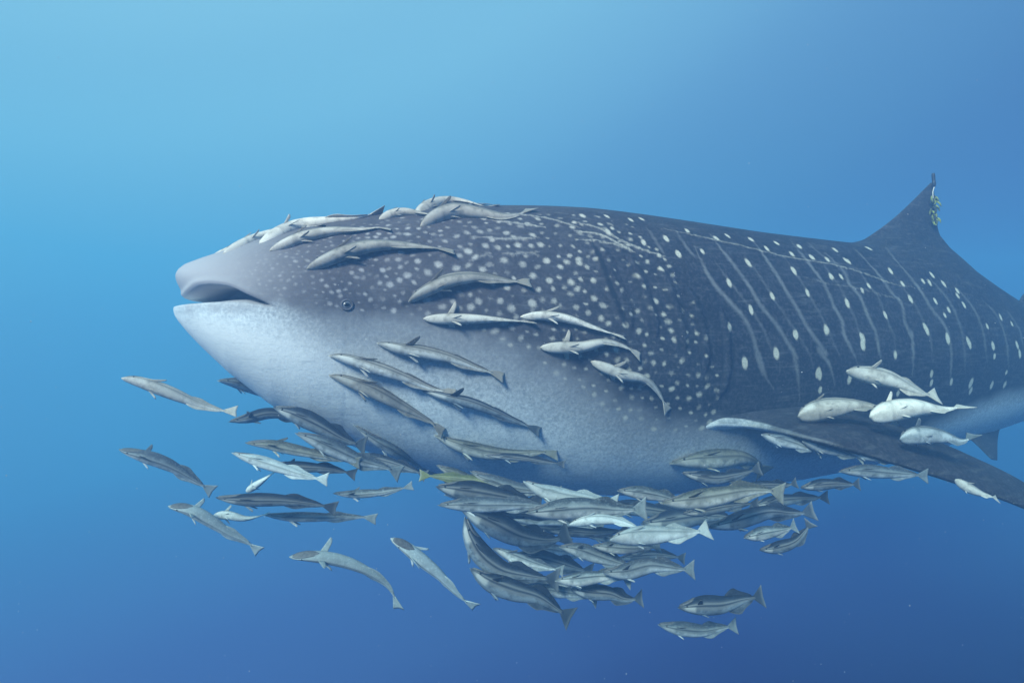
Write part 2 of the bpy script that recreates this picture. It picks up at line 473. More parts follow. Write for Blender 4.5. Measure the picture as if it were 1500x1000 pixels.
stripes = [
    R3([(655, 300), (690, 370), (740, 470), (820, 570), (920, 680), (975, 790), (1000, 900), (1035, 990)]) + R5([(40, 130), (70, 240), (120, 320)]),
    R3([(740, 230), (790, 300), (870, 400), (950, 510), (1010, 610), (1090, 710), (1150, 800), (1210, 900)]) + R5([(225, 140), (245, 240), (255, 380)]),
    R3([(960, 250), (1030, 345), (1100, 450), (1160, 550), (1220, 650), (1290, 770), (1370, 880)]) + R5([(350, 110), (410, 190), (440, 300)]),
    R3([(1180, 270), (1275, 390), (1350, 490), (1400, 590)]) + R4([(370, 800), (420, 890), (430, 960)]) + R5([(530, 120), (560, 190)]),
    R4([(330, 520), (430, 620), (460, 690), (520, 760), (560, 860), (600, 940)]) + R5([(650, 10), (670, 120), (690, 200)]),
    R4([(540, 550), (620, 640), (700, 750), (745, 800), (760, 890), (800, 980)]) + R5([(840, 20), (850, 130), (845, 250)]),
    R4([(720, 570), (790, 650), (860, 745), (910, 830), (955, 880), (985, 930)]) + R5([(1040, 60), (1050, 160), (1040, 300)]),
    [(1362, 408), (1388, 438), (1404, 470), (1412, 505), (1414, 545)], [(1400, 420), (1425, 450), (1440, 485), (1446, 530)], [(1440, 440), (1462, 465), (1474, 500), (1478, 540)], [(1475, 455), (1492, 480), (1500, 510)],
    R3([(400, 200), (440, 260), (490, 340)]), R3([(560, 225), (620, 310), (660, 360)]), R4([(230, 460), (310, 530), (380, 580)]), R4([(650, 480), (720, 570)]), R4([(480, 490), (550, 560)]),
]
for k, st in enumerate(stripes):
    stroke(bar, st, 0.0105 if k < 11 else 0.0085, 0.95 if k < 7 else 0.6, 0.85, True, 0.12)
for a, b in zip(stripes[:6], stripes[1:7]):                      # fainter bars between them
    ca, _ = catmull(np.array(a), 9); cb, _ = catmull(np.array(b), 9)
    stroke(bar, [tuple(p) for p in (ca * 0.5 + cb * 0.5)[1:8]], 0.0070, 0.45, 0.9, True, 0.3)
# pale lines along the ridges of the back
for st, v in [(R3([(0, 215), (150, 240), (250, 290), (330, 330)]), 0.5), (R3([(0, 165), (140, 205), (260, 270), (380, 320), (500, 355)]), 0.42), (R3([(20, 260), (200, 285), (320, 325)]), 0.42),
              (R3([(460, 200), (540, 215), (650, 240), (780, 270), (920, 300), (1100, 345), (1250, 375), (1430, 405)]) + R4([(560, 640), (700, 690), (860, 715)]), 0.34),
              (R4([(200, 650), (350, 690), (500, 710), (640, 750), (800, 790)]), 0.2),
              ([(716, 322), (760, 328), (800, 334)], 0.5), ([(740, 312), (800, 320), (850, 334)], 0.42), ([(700, 348), (745, 350), (790, 349)], 0.45), ([(736, 372), (765, 371), (790, 370)], 0.35),
              ([(688, 382), (700, 378), (722, 369)], 0.35)]:
    stroke(spot, st, 0.0085, v, 0.6, True, 0.3)
    stroke(relief, st, 0.014, 0.004, 0.8)

# head: many small spots, packed closer towards the snout
limit_x = lambda y: np.interp(y, [300, 340, 380, 430, 480, 560, 620], [900, 940, 975, 1010, 1030, 1055, 1050])
accepted = []
for x, y, k in body_spots:
    if x < 1100: accepted.append((x, y, 12))
traced_head = [(597, 402), (585, 410), (572, 418), (612, 383), (560, 395), (668, 393), (686, 368), (711, 359), (758, 359), (791, 359), (738, 382), (766, 387), (801, 383), (831, 384), (847, 380), (706, 394), (780, 403), (805, 410), (837, 413), (869, 411), (848, 385),
               (690, 449), (732, 440), (749, 450), (779, 443), (811, 440), (844, 449), (742, 420), (870, 438), (881, 466), (861, 458), (892, 474), (700, 442), (667, 409), (643, 388), (627, 400), (640, 412), (627, 440), (610, 430)]
for x, y in traced_head:
    i, j, d = skin_index(x, y)
    r = np.interp(x, [560, 650, 800, 900], [0.012, 0.0165, 0.016, 0.0135]) * rng.uniform(0.85, 1.15)
    stamp(spot, i, j, r * 1.15, r, rng.uniform(0.52, 0.8), 0.72, rng.uniform(-0.5, 0.5))
    accepted.append((x, y, 11))
tries = 0
while tries < 9000:
    tries += 1
    x = rng.uniform(325, 1056); y = rng.uniform(300, 640)
    i, j, d = skin_index(x, y) if tries < 0 else (0, 0, 0)
    sp_px = np.interp(x, [330, 400, 500, 600, 700, 900, 1050], [8, 9, 10.5, 13, 16, 14.5, 14.5])
    ytop = np.interp(x, *zip(*TOP)); hgt = y - ytop
    if hgt < 6 or x > limit_x(y): continue
    yb = np.interp(x, *zip(*bord_img))
    if y > yb - np.interp(x, [400, 480, 600, 700, 900, 1050], [16, 10, 6, 6, -22, -8]): continue
    # rows are foreshortened near the top of the head
    sq = np.interp(hgt, [0, 25, 90], [0.30, 0.5, 1.0])
    ok = True
    for ax_, ay_, ar_ in accepted:
        if (ax_ - x) ** 2 + ((ay_ - y) / sq) ** 2 < (max(sp_px, ar_) * 0.86) ** 2: ok = False; break
    if not ok: continue
    accepted.append((x, y, 0))
    i, j, d = skin_index(x, y)
    if d > 40: continue
    r = np.interp(x, [400, 500, 600, 700, 850, 1050], [0.0064, 0.0082, 0.0108, 0.0130, 0.0118, 0.0122]) * rng.uniform(0.6, 1.15)
    val = rng.uniform(0.30, 0.75) * np.interp(x, [325, 400, 480], [0.35, 0.75, 1.0])
    stamp(spot, i, j, r * rng.uniform(1.0, 1.6), r, val, 0.72, rng.uniform(-0.7, 0.7))

# five gill slits above the pectoral fin
gills = [([(866, 352), (880, 385), (893, 420), (905, 450), (917, 477)], 0.0110, 1.0),
         ([(915, 375), (930, 410), (944, 450), (955, 490)], 0.0080, 0.62),
         ([(958, 390), (975, 430), (988, 470), (996, 510)], 0.0080, 0.62),
         ([(1000, 420), (1015, 460), (1025, 500), (1027, 540)], 0.0080, 0.6),
         ([(1050, 455), (1057, 490), (1059, 525), (1055, 560), (1044, 582)], 0.0060, 0.75)]
for pts, wd, v in gills:
    stroke(gill, pts, wd, v, 0.6)
    stroke(relief, [(x + 7, y) for x, y in pts], wd * 3, 0.016, 0.8)
stroke(gill, [(985, 600), (1010, 590), (1030, 580)], 0.005, 0.4, 0.7)
# spiracle behind the eye, nostril groove
ii, jj_, _ = skin_index(594, 446)
stamp(gill, ii, jj_, 0.020, 0.014, 0.75, 0.6)
stamp(relief, ii, jj_, 0.03, 0.024, -0.02, 0.7)
# two faint folds round the eye
EYE_I, EYE_J, _ = skin_index(508, 446)
for r_, v in ((0.040, 0.12),):
    for a in np.linspace(0.2, 6.1, 40):
        i, j, d = skin_index(508 + r_ * 300 * math.cos(a), 446 + r_ * 270 * math.sin(a))
        stamp(gill, i, j, 0.004, 0.004, v * (0.5 + 0.5 * abs(math.sin(a))), 0.7)

# mouth: the opening between the lips is pushed into the head
def side_s(x, y):
    i, j, _ = skin_index(x, y)
    return S[i], P[i, j, 2]
upper = [side_s(*p) for p in [(264, 438), (272, 436), (279, 428), (290, 418), (312, 415), (340, 419), (362, 430), (385, 440), (402, 447), (414, 455)]]
lower = [side_s(*p) for p in [(279, 447), (300, 445), (348, 444), (380, 447), (400, 452), (414, 457)]]
us, uz = zip(*sorted(upper)); ls, lz = zip(*sorted(lower))
zu = np.interp(S, us, uz); zl = np.interp(S, ls, lz)
zu = np.where(S < us[0], uz[0], zu); zl = np.where(S < ls[0], lz[0], zl)
zu = smooth1(zu, 16); zl = smooth1(zl, 16)
gap = np.maximum(zu - zl, 0)
S_CORNER = max(us[-1], ls[-1])
in_m = (S < S_CORNER)[:, None] & (gap > 0.002)[:, None]
dz = np.minimum(P[:, :, 2] - zl[:, None], zu[:, None] - P[:, :, 2])
edge = np.clip(np.minimum((P[:, :, 2] - zl[:, None]) / 0.040, (zu[:, None] - P[:, :, 2]) / 0.022), 0, None)
push = np.where(in_m & (dz > 0), smooth01(edge) * 0.9, 0)
fade = smooth01((S_CORNER - S) / 0.12)[:, None]
# lips bulge a little beside the opening
lip = np.where((S < S_CORNER + 0.02)[:, None] & (dz <= 0) & (dz > -0.05), np.exp(-((dz + 0.016) / 0.014) ** 2), 0) * np.where(P[:, :, 2] > zl[:, None] + 0.002, 0.009, 0.0015) * smooth01((S_CORNER - S) / 0.15)[:, None] * np.ones_like(P[:, :, 0])
relief = relief + lip
P = P + PN * relief[:, :, None]
inner_s = np.clip(0.30 + 0.55 * S, 0, 0.75)
ix = np.interp(inner_s, S, axx); iy = np.interp(inner_s, S, axy)
inner_w = half_width(S) * 0.62
tgt = np.stack([ix, iy, 0 * ix], 1)[:, None, :] + LATDIR[:, None, :] * (np.sign(sn)[None, :] * np.abs(sn)[None, :] ** 0.8 * inner_w[:, None])[:, :, None]
tgt[:, :, 2] = P[:, :, 2]
mfac = (push * fade * 0.75)[:, :, None]
P = P * (1 - mfac) + tgt * mfac
lining = np.maximum(lining, smooth01((push * fade - 0.45) / 0.5))

whale = empty('whale_shark', AXP[NI // 3])
tag(whale, 'huge spotted whale shark with dark back and pale belly swimming among remoras', 'whale shark')
bpy.context.view_layer.update()
INV = np.array(whale.location)
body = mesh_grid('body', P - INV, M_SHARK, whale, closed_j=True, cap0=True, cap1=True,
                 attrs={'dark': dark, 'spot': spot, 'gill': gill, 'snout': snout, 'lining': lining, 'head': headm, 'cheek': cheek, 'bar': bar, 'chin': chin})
# a coarse copy of the skin surface, only for finding where fish touch it
sub_i = np.arange(0, NI, 4); sub_j = np.arange(0, NJ, 4)
Pc = P[sub_i][:, sub_j]
nI, nJ = Pc.shape[:2]
polys = [(a * nJ + b, a * nJ + (b + 1) % nJ, (a + 1) * nJ + (b + 1) % nJ, (a + 1) * nJ + b) for a in range(nI - 1) for b in range(nJ)]
BVHS = [BVHTree.FromPolygons([tuple(v) for v in Pc.reshape(-1, 3)], polys)]

# ------------------------------------------------------------------ fins of the shark
def plane_point(x, y):
    """point in the shark's middle plane seen at pixel x, y"""
    s = np.interp(x, AX_PX, AX_S)
    X, Y = np.interp(s, AX_S, AX_X), np.interp(s, AX_S, AX_Y)
    return np.array((X, Y, (500 - y) / F * Y)), np.interp(s, AX_S, yaw)

def fin(name, lead, trail, thick, parent, normal=None, n_span=60, n_chord=56, spots=(), dark_v=1.0, both=True, rim=None, belly_under=False):
    """a fin lofted between its leading and trailing edges (root to tip), lens-shaped in section"""
    A, _ = catmull(lead, n_span); B, _ = catmull(trail, n_span)
    t = np.linspace(0, 1, n_span)
    c = 0.5 * (1 - np.cos(np.linspace(0, math.pi, n_chord)))
    mid = A[:, None, :] * (1 - c)[None, :, None] + B[:, None, :] * c[None, :, None]
    if normal is None:
        nr = np.cross(np.gradient(A, axis=0) + np.gradient(B, axis=0), B - A)
        nr /= np.maximum(np.linalg.norm(nr, axis=1, keepdims=True), 1e-9)
        nr[-1] = nr[-2]
        nr = np.stack([smooth1(nr[:, k], 6) for k in range(3)], 1)
    else:
        nr = np.repeat(np.array(normal, float)[None], n_span, 0)
    prof = np.sqrt(np.clip(c, 0, 1)) * (1 - c) ** 0.9 * 1.9
    th = np.interp(t, *zip(*thick))
    off = nr[:, None, :] * (prof[None, :] * th[:, None])[:, :, None]
    Pf = np.concatenate([mid + off, (mid - off)[:, ::-1][:, 1:-1]], axis=1)
    ncl = Pf.shape[1]
    sp = np.zeros((n_span, ncl)); dk = np.full((n_span, ncl), dark_v)
    for (ft, fc, r, v) in spots:
        q0 = A[int(ft * (n_span - 1))] * (1 - fc) + B[int(ft * (n_span - 1))] * fc
        d = np.linalg.norm(Pf - q0 , axis=2)
        tan = A[min(int(ft * (n_span - 1)) + 1, n_span - 1)] - A[max(int(ft * (n_span - 1)) - 1, 0)]
        sp = np.maximum(sp, v * (1 - smooth01((d / r - 0.6) / 0.8)))
    if rim is not None:
        cc = np.concatenate([c, c[::-1][1:-1]])
        wv = np.interp(t, [0, 0.06, 0.3, 0.5, 1], [0.2, 1.0, 0.9, 0.6, 0.5]) * (0.72 + 0.28 * np.sin(t * 61) * np.sin(t * 23 + 1))
        sp = np.maximum(sp, (rim[1] * (1 - smooth01((cc - rim[0] * 0.5) / rim[0])))[None, :] * wv[:, None])
    if belly_under:
        cc = np.concatenate([c, c[::-1][1:-1]])
        rw = np.interp(t, [0, 0.10, 0.22, 0.35, 1], [0.075, 0.045, 0.020, 0.010, 0.006])[:, None]
        dk[:, :n_chord] = (smooth01((cc[None, :] - rw * 0.4) / rw) * 1.0)[:, :n_chord]
        under = np.clip(1.0 - smooth01((cc[None, :] - 0.10) / 0.25) * 0.85 - np.interp(t, [0, 0.12, 0.4], [1.0, 0.8, 0.0])[:, None], 0.1, 1)
        dk[:, n_chord:] = under[:, n_chord:]
        dk = np.maximum(dk, np.interp(t, [0, 0.15, 0.45, 1], [0.40, 0.50, 0.88, 0.95])[:, None] * (np.arange(ncl) < n_chord)[None, :])
    z = np.zeros_like(sp)
    ob = mesh_grid(name, Pf - INV, M_SHARK, parent, closed_j=True, cap0=True, cap1=True,
                   attrs={'dark': dk, 'spot': sp, 'gill': z, 'snout': z, 'lining': z, 'head': z + 0.15, 'cheek': z, 'bar': z, 'chin': z})
    return ob, Pf

lead = [plane_point(*p)[0] for p in [(1215, 385), (1238, 366), (1262, 353), (1285, 338), (1310, 319), (1335, 296), (1352, 279), (1363, 268)]]
trail = [plane_point(*p)[0] for p in [(1488, 470), (1470, 437), (1445, 411), (1415, 383), (1385, 356), (1374, 335), (1371, 300), (1366, 269)]]
ny = plane_point(1330, 400)[1]
dorsal, DP = fin('dorsal_fin', lead, trail, [(0, 0.20), (0.06, 0.17), (0.13, 0.115), (0.25, 0.065), (0.5, 0.036), (1, 0.008)], whale,
                 normal=(math.sin(ny), -math.cos(ny), 0), n_span=110, n_chord=90,
                 spots=[(0.50, 0.42, 0.022, 0.5), (0.28, 0.36, 0.026, 0.85), (0.36, 0.72, 0.018, 0.5), (0.24, 0.62, 0.022, 0.6), (0.17, 0.5, 0.024, 0.7), (0.62, 0.72, 0.015, 0.3),
                        (0.7, 0.6, 0.014, 0.3), (0.30, 0.80, 0.014, 0.4), (0.14, 0.72, 0.02, 0.5), (0.10, 0.40, 0.024, 0.8), (0.12, 0.86, 0.018, 0.5)])

# second dorsal fin and tail fin, mostly beyond the frame
def sag(s, z):
    return np.array((np.interp(s, AX_S, AX_X), np.interp(s, AX_S, AX_Y), z))
zt_at = lambda s: float(np.interp(s, S, ztop)); zb_at = lambda s: float(np.interp(s, S, zbot))
s2 = float(np.interp(1483, AX_PX, AX_S)) + 0.05
fin('second_dorsal_fin', [sag(s2, zt_at(s2) - 0.05), sag(s2 + 0.06, zt_at(s2) + 0.06), sag(s2 + 0.16, zt_at(s2) + 0.14)],
    [sag(s2 + 0.45, zt_at(s2 + 0.4) - 0.06), sag(s2 + 0.36, zt_at(s2 + 0.3) + 0.04), sag(s2 + 0.30, zt_at(s2) + 0.13)],
    [(0, 0.05), (1, 0.008)], whale, normal=(math.sin(ny + 0.1), -math.cos(ny + 0.1), 0))
fin('tail_fin', [sag(8.8, -0.05), sag(9.4, 0.35), sag(9.6, 0.8), sag(9.7, 1.1)], [sag(9.58, 0.02), sag(9.60, 0.3), sag(9.9, 0.8), sag(10.32, 1.38)] if False else
    [sag(9.59, -0.1), sag(9.6, 0.35), sag(9.6, 0.7), sag(9.65, 1.08)], [(0, 0.06), (1, 0.01)], whale, normal=(math.sin(0.6), -math.cos(0.6), 0))
fin('tail_fin_lower_lobe', [sag(8.9, -0.02), sag(9.2, -0.35), sag(9.45, -0.7)], [sag(9.59, -0.02), sag(9.59, -0.3), sag(9.55, -0.68)],
    [(0, 0.05), (1, 0.01)], whale, normal=(math.sin(0.6), -math.cos(0.6), 0))

# pectoral fins: long, swept back and hanging outwards
def near_skin(x, y, out):
    i, j, _ = skin_index(x, y)
    return at(x, y, float(P[i, j, 1]) - out)
pl_lead = [near_skin(975, 640, -0.10), near_skin(1012, 629, -0.035), near_skin(1055, 620, 0.03), near_skin(1105, 624, 0.13), at(1180, 641, 2.66), at(1280, 668, 2.66), at(1390, 702, 2.68), at(1500, 742, 2.72), at(1600, 790, 2.80), at(1650, 830, 2.9)]
pl_trail = [at(1225, 590, 3.75), at(1235, 594, 3.50), at(1265, 603, 3.38), at(1300, 616, 3.28), at(1350, 636, 3.18), at(1415, 664, 3.08), at(1500, 706, 3.02), at(1600, 776, 2.98), at(1656, 832, 2.95)]
pspots = [(0.16, 0.55, 0.016, 0.8), (0.19, 0.75, 0.015, 0.8), (0.12, 0.5, 0.016, 0.7), (0.24, 0.8, 0.014, 0.7), (0.31, 0.9, 0.014, 0.6), (0.5, 0.45, 0.02, 0.35), (0.58, 0.6, 0.018, 0.4), (0.64, 0.4, 0.018, 0.45), (0.7, 0.7, 0.02, 0.5), (0.68, 0.55, 0.016, 0.4), (0.76, 0.35, 0.02, 0.4), (0.8, 0.62, 0.016, 0.4), (0.44, 0.2, 0.012, 0.5), (0.35, 0.35, 0.012, 0.4)]
pspots += [(rng.uniform(0.08, 0.95), rng.uniform(0.12, 0.92), rng.uniform(0.007, 0.015), rng.uniform(0.2, 0.5)) for _ in range(60)]
pect, PP = fin('pectoral_fin', pl_lead, pl_trail, [(0, 0.06), (0.15, 0.065), (0.4, 0.055), (0.8, 0.032), (1, 0.006)], whale, n_span=140, n_chord=70,
               spots=pspots, rim=(0.006, 0.25), belly_under=True)
# its twin on the far side, mirrored in the body's middle plane
def mirror_pt(p):
    d = (AX_X - p[0]) ** 2 + (AX_Y - p[1]) ** 2
    k = int(np.argmin(d)); n = np.array((math.sin(yaw[k]), -math.cos(yaw[k]), 0)); a = np.array((AX_X[k], AX_Y[k], 0))
    q = p - a
    return p - 2 * np.dot(q * (1, 1, 0), n) * n
fin('pectoral_fin', [mirror_pt(p) for p in pl_lead], [mirror_pt(p) for p in pl_trail], [(0, 0.085), (0.4, 0.05), (1, 0.006)], whale, rim=(0.022, 0.75))
# pelvic fins
pv_lead = [at(1380, 618, 4.2), at(1418, 640, 4.15), at(1452, 672, 4.15)]
pv_trail = [at(1470, 610, 4.5), at(1462, 640, 4.4), at(1461, 674, 4.25)]
fin('pelvic_fin', pv_lead, pv_trail, [(0, 0.04), (1, 0.008)], whale)
fin('pelvic_fin', [mirror_pt(p) for p in pv_lead], [mirror_pt(p) for p in pv_trail], [(0, 0.04), (1, 0.008)], whale)

Pq = PP[::3, ::3]; a_, b_ = Pq.shape[:2]
BVHS.append(BVHTree.FromPolygons([tuple(v) for v in Pq.reshape(-1, 3)], [(i * b_ + j, i * b_ + (j + 1) % b_, (i + 1) * b_ + (j + 1) % b_, (i + 1) * b_ + j) for i in range(a_ - 1) for j in range(b_)]))

def ball(name, center, r, mat, parent, sq=(1, 1, 1), n=14, frame=None, off=None):
    th = np.linspace(0.05, math.pi - 0.05, n); ph = np.linspace(0, 2 * math.pi, n + 6, endpoint=False)
    x = np.sin(th)[:, None] * np.cos(ph)[None]; y = np.sin(th)[:, None] * np.sin(ph)[None]; z = np.cos(th)[:, None] * np.ones_like(ph)[None]
    q = np.stack([x * sq[0], y * sq[1], z * sq[2]], -1) * r
    if frame is not None: q = q @ frame
    return mesh_grid(name, q + np.array(center) - (np.array(off) if off is not None else 0), mat, parent, closed_j=True, cap0=True, cap1=True)

def frame_from(n):
    n = n / np.linalg.norm(n)
    a = np.cross(n, (0, 0, 1.0)); a /= np.linalg.norm(a)
    return np.stack([a, np.cross(n, a), n])
# the eye: lid ring, iris and pupil
ep = P[EYE_I, EYE_J]; en = PN[EYE_I, EYE_J]; ef = frame_from(en)
lid_t = np.linspace(0, 2 * math.pi, 40, endpoint=False); tube = np.linspace(0, 2 * math.pi, 10, endpoint=False)
lid = np.array([[(math.cos(a) * (0.0235 + 0.006 * math.cos(b)), math.sin(a) * (0.021 + 0.006 * math.cos(b)), 0.006 * math.sin(b) + 0.002) for b in tube] for a in lid_t])
lid = np.vstack([lid, lid[:1]]) @ ef + ep - INV
eye = ball('eye', ep + en * 0.000, 0.020, M_IRIS, whale, (1, 0.9, 0.42), 18, ef, INV)
mesh_grid('eyelid', lid, M_LID, eye, closed_j=True)
ball('pupil', ep + en * 0.0065, 0.0105, M_PUPIL, eye, (1.15, 0.85, 0.35), 14, ef, INV)

# ------------------------------------------------------------------ tag trailing from the dorsal fin
tagp = plane_point(1369, 285)[0] + np.array((0.01, -0.03, 0))
st = empty('satellite_tag', tagp)
tag(st, 'black tag on a green algae grown tether at the tip of the dorsal fin', 'tag')
def tube_mesh(name, pts, rad, mat, parent, off, n=18, k=8):
    c, L = catmull(pts, n)
    T = np.gradient(c, axis=0); T /= np.linalg.norm(T, axis=1, keepdims=True)
    a = np.cross(T, (0.1, 1.0, 0.05)); a /= np.linalg.norm(a, axis=1, keepdims=True); b = np.cross(T, a)
    r = np.interp(np.linspace(0, 1, n), *zip(*rad))
    ph = np.linspace(0, 2 * math.pi, k, endpoint=False)
    q = c[:, None] + (a[:, None] * np.cos(ph)[None, :, None] + b[:, None] * np.sin(ph)[None, :, None]) * r[:, None, None]
    return mesh_grid(name, q - off, mat, parent, closed_j=True, cap0=True, cap1=True)
Dt = tagp[1]
tube_mesh('float', [at(1367, 254, Dt), at(1367.5, 262, Dt), at(1368.5, 274, Dt)], [(0, 0.010), (0.15, 0.012), (0.55, 0.011), (0.7, 0.014), (0.93, 0.012), (1, 0.004)], M_TAG, st, tagp)
tube_mesh('tether', [at(1368.5, 274, Dt), at(1366.5, 281, Dt), at(1367, 290, Dt), at(1370, 306, Dt), at(1367, 326, Dt)], [(0, 0.004), (1, 0.004)], M_CORD, st, tagp)
for k in range(34):
    t = rng.uniform(0, 1)
    x0, y0 = 1366 + rng.uniform(-2, 6), 286 + t * 40
    p0 = at(x0, y0, Dt + rng.uniform(-0.03, 0.0))
    p1 = p0 + np.array((rng.uniform(-0.012, 0.024), rng.uniform(-0.03, 0.01), -rng.uniform(0.02, 0.055)))
    tube_mesh('algae_tuft', [p0, (p0 + p1) / 2 + rng.uniform(-0.008, 0.008, 3), p1], [(0, 0.004), (0.5, 0.008), (1, 0.002)], M_ALGAE if rng.random() < 0.6 else M_ALGAE_D, st, tagp, 6, 6)

# ------------------------------------------------------------------ remoras
def ray_depth(x, y):
    d = Vector(((x - 750) / F, 1.0, (500 - y) / F))
    best = None
    for k, t in enumerate(BVHS):
        h = t.ray_cast(Vector((0, 0, 0)), d.normalized())
        if h[0] is not None and (best is None or h[0].y < best): best = h[0].y
    return best

PT = [0, .012, .03, .08, .15, .22, .32, .45, .6, .75, .84, .90]
PHH = [.06, .20, .33, .55, .76, .93, 1.0, .94, .71, .41, .24, .19]
PHW = [.10, .36, .55, .82, .96, 1.0, .98, .84, .56, .28, .14, .09]

def remora(label, pts, H, D, roll, kind, spread=45, dD=0.0, lift=0.85, twist=0, name='remora', cat='remora', dors=1.0, group='remoras around the whale shark'):
    """pts: snout to tail tip in the photograph; H: body depth in pixels; D: distance, or 'skin' when it lies on the shark"""
    px = np.array(pts, float)
    n = len(px)
    seg = np.concatenate([[0], np.cumsum(np.linalg.norm(np.diff(px, axis=0), axis=1))]); u = seg / seg[-1]
    if isinstance(D, str):
        dep = [ray_depth(x, y) for x, y in px]
        known = [d for d in dep if d is not None]
        base = float(D[4:]) if len(D) > 4 else None
        fixed = []
        for k, d in enumerate(dep):
            if d is None:
                s_ax = np.interp(px[k, 0], AX_PX, AX_S)
                d = float(np.interp(s_ax, AX_S, AX_Y)) - 0.06
            hw = np.interp(u[k], PT + [1.0], PHW + [0.1]) * H / 2 * d / F
            fixed.append(d - hw * lift - 0.004)
        dep = np.array(fixed)
        if base is not None: dep = dep * 0 + base
        if n > 3: dep = np.convolve(np.pad(dep, 1, mode='edge'), [0.25, 0.5, 0.25], mode='valid')
    else:
        dep = D + dD * u
    w3 = np.array([at(x, y, d) for (x, y), d in zip(px, dep)])
    NS = 46
    sp, L = catmull(w3, NS)
    t = np.linspace(0, 1, NS)
    T = np.gradient(sp, axis=0); T /= np.linalg.norm(T, axis=1, keepdims=True)
    view = -sp / np.linalg.norm(sp, axis=1, keepdims=True)
    side = np.cross(T, view); side /= np.linalg.norm(side, axis=1, keepdims=True)
    if side[NS // 3][2] < 0 and abs(side[NS // 3][2]) > 0.15: side = -side
    elif abs(side[NS // 3][2]) <= 0.15 and side[NS // 3][0] < 0: side = -side
    view2 = view - T * np.sum(view * T, axis=1, keepdims=True); view2 /= np.linalg.norm(view2, axis=1, keepdims=True)
    rr = np.radians(roll + twist * t)[:, None]
    up = side * np.cos(rr) + view2 * np.sin(rr)
    lat_ = np.cross(up, T)
    dmid = float(np.median(dep))
    h = H / 2 * dmid / F * (1.06 if 'shoal' in group else 0.92)
    h = min(h, 0.1 * L * 1.3)
    root = empty(name, w3[0])
    tag(root, label, cat, group)
    off = w3[0]
    NB = 40
    kb = np.linspace(0, 0.90, NB)
    f = lambda arr, q: np.stack([np.interp(q, t, arr[:, k]) for k in range(3)], 1)
    c_, u_, l_ = f(sp, kb), f(up, kb), f(lat_, kb)
    hh = np.interp(kb, PT, PHH) * h; hw = np.interp(kb, PT, PHW) * h * 0.92
    hh = np.concatenate([hh[:2], smooth1(hh, 1)[2:]]); hw = np.concatenate([hw[:2], smooth1(hw, 1)[2:]])
    NR = 32
    ph = np.linspace(0, 2 * math.pi, NR, endpoint=False)
    flat = np.interp(kb, [0, 0.1, 0.24, 0.34], [0.62, 0.70, 0.92, 1.0])[:, None]           # head is flat on top
    cz = np.cos(ph)[None]
    v = np.where(cz > 0, cz * flat, cz * np.interp(kb, [0, 0.1, 0.3], [0.8, 1.0, 1.0])[:, None]) * hh[:, None]
    wv = np.sin(ph)[None] * np.abs(np.sin(ph))[None] ** -0.08 * hw[:, None] if False else np.sin(ph)[None] * hw[:, None]
    wv = np.where(np.isfinite(wv), wv, 0)
    # lower jaw juts out beyond the upper one
    jaw = (np.where(cz < 0.15, 0.012, -0.010) * L) * np.interp(kb, [0, 0.05], [1, 0])[:, None]
    Tb = f(T, kb)
    q = c_[:, None] + u_[:, None] * v[:, :, None] + l_[:, None] * wv[:, :, None] - Tb[:, None] * jaw[:, :, None]
    topv = np.repeat((0.5 + 0.5 * np.cos(ph))[None], NB, 0)
    line = np.exp(-((np.cos(ph)[None] + 0.02) / 0.14) ** 2) * np.interp(kb, [0, 0.02, 0.3, 0.8, 0.9], [0.7, 1, 0.9, 0.7, 0.4])[:, None]
    mouth = np.exp(-((np.cos(ph)[None] + 0.05) / 0.16) ** 2) * np.interp(kb, [0, 0.05, 0.09, 0.12], [1, 1, 0.8, 0])[:, None]
    gl = np.exp(-((kb[:, None] - 0.185 - 0.025 * (1 - np.abs(np.cos(ph)[None] + 0.2))) / 0.008) ** 2) * (np.cos(ph)[None] < 0.5)
    line = np.maximum(np.maximum(line, mouth), gl * 0.75)
    rimv = np.exp(-((np.cos(ph)[None] + 0.28) / 0.10) ** 2) * 0.8 * np.interp(kb, [0, 0.1, 0.8], [0.2, 0.9, 0.7])[:, None] + np.exp(-((np.cos(ph)[None] - 0.25) / 0.09) ** 2) * 0.5 * np.ones((NB, 1))
    rimv = np.maximum(rimv, smooth01((-0.02 - np.cos(ph)[None]) / 0.15) * smooth01((0.85 + np.cos(ph)[None]) / 0.2) * np.interp(kb, [0.03, 0.07, 0.16, 0.185], [0, 0.9, 0.9, 0])[:, None])
    rimv *= 1.15 if kind in ('striped', 'brown', 'dark') else 0.75
    m = FISH[kind]
    tone = float(rng.uniform(0.78, 1.22))
    mesh_grid('body', q - off, m, root, closed_j=True, cap0=True, cap1=True, attrs={'top': topv, 'line': line, 'rim': rimv, 'tone': np.full(topv.shape, tone)})

    def at_t(x):
        return f(sp, np.atleast_1d(x)), f(up, np.atleast_1d(x)), f(lat_, np.atleast_1d(x)), f(T, np.atleast_1d(x))
    def thin(nm, A, B, thick_dir, th, topval, rim_end=0.0, nc=5):
        """thin lens fin between curves A (base) and B (edge)"""
        k = len(A)
        cc = np.linspace(0, 1, nc)
        mid = A[:, None] * (1 - cc)[None, :, None] + B[:, None] * cc[None, :, None]
        thv = th * (1 - 0.85 * cc) * 1.0
        o_ = thick_dir[:, None] * thv[None, :, None]
        qq = np.concatenate([mid + o_, (mid - o_)[:, ::-1]], axis=1)
        cc2 = np.concatenate([cc, cc[::-1]])
        return mesh_grid(nm, qq - off, m, root, closed_j=True, cap0=True, cap1=True,
                         attrs={'tone': np.full(qq.shape[:2], tone), 'top': np.full(qq.shape[:2], topval), 'line': np.zeros(qq.shape[:2]), 'rim': np.repeat((rim_end * smooth01((cc2 - 0.75) / 0.25))[None], k, 0)})
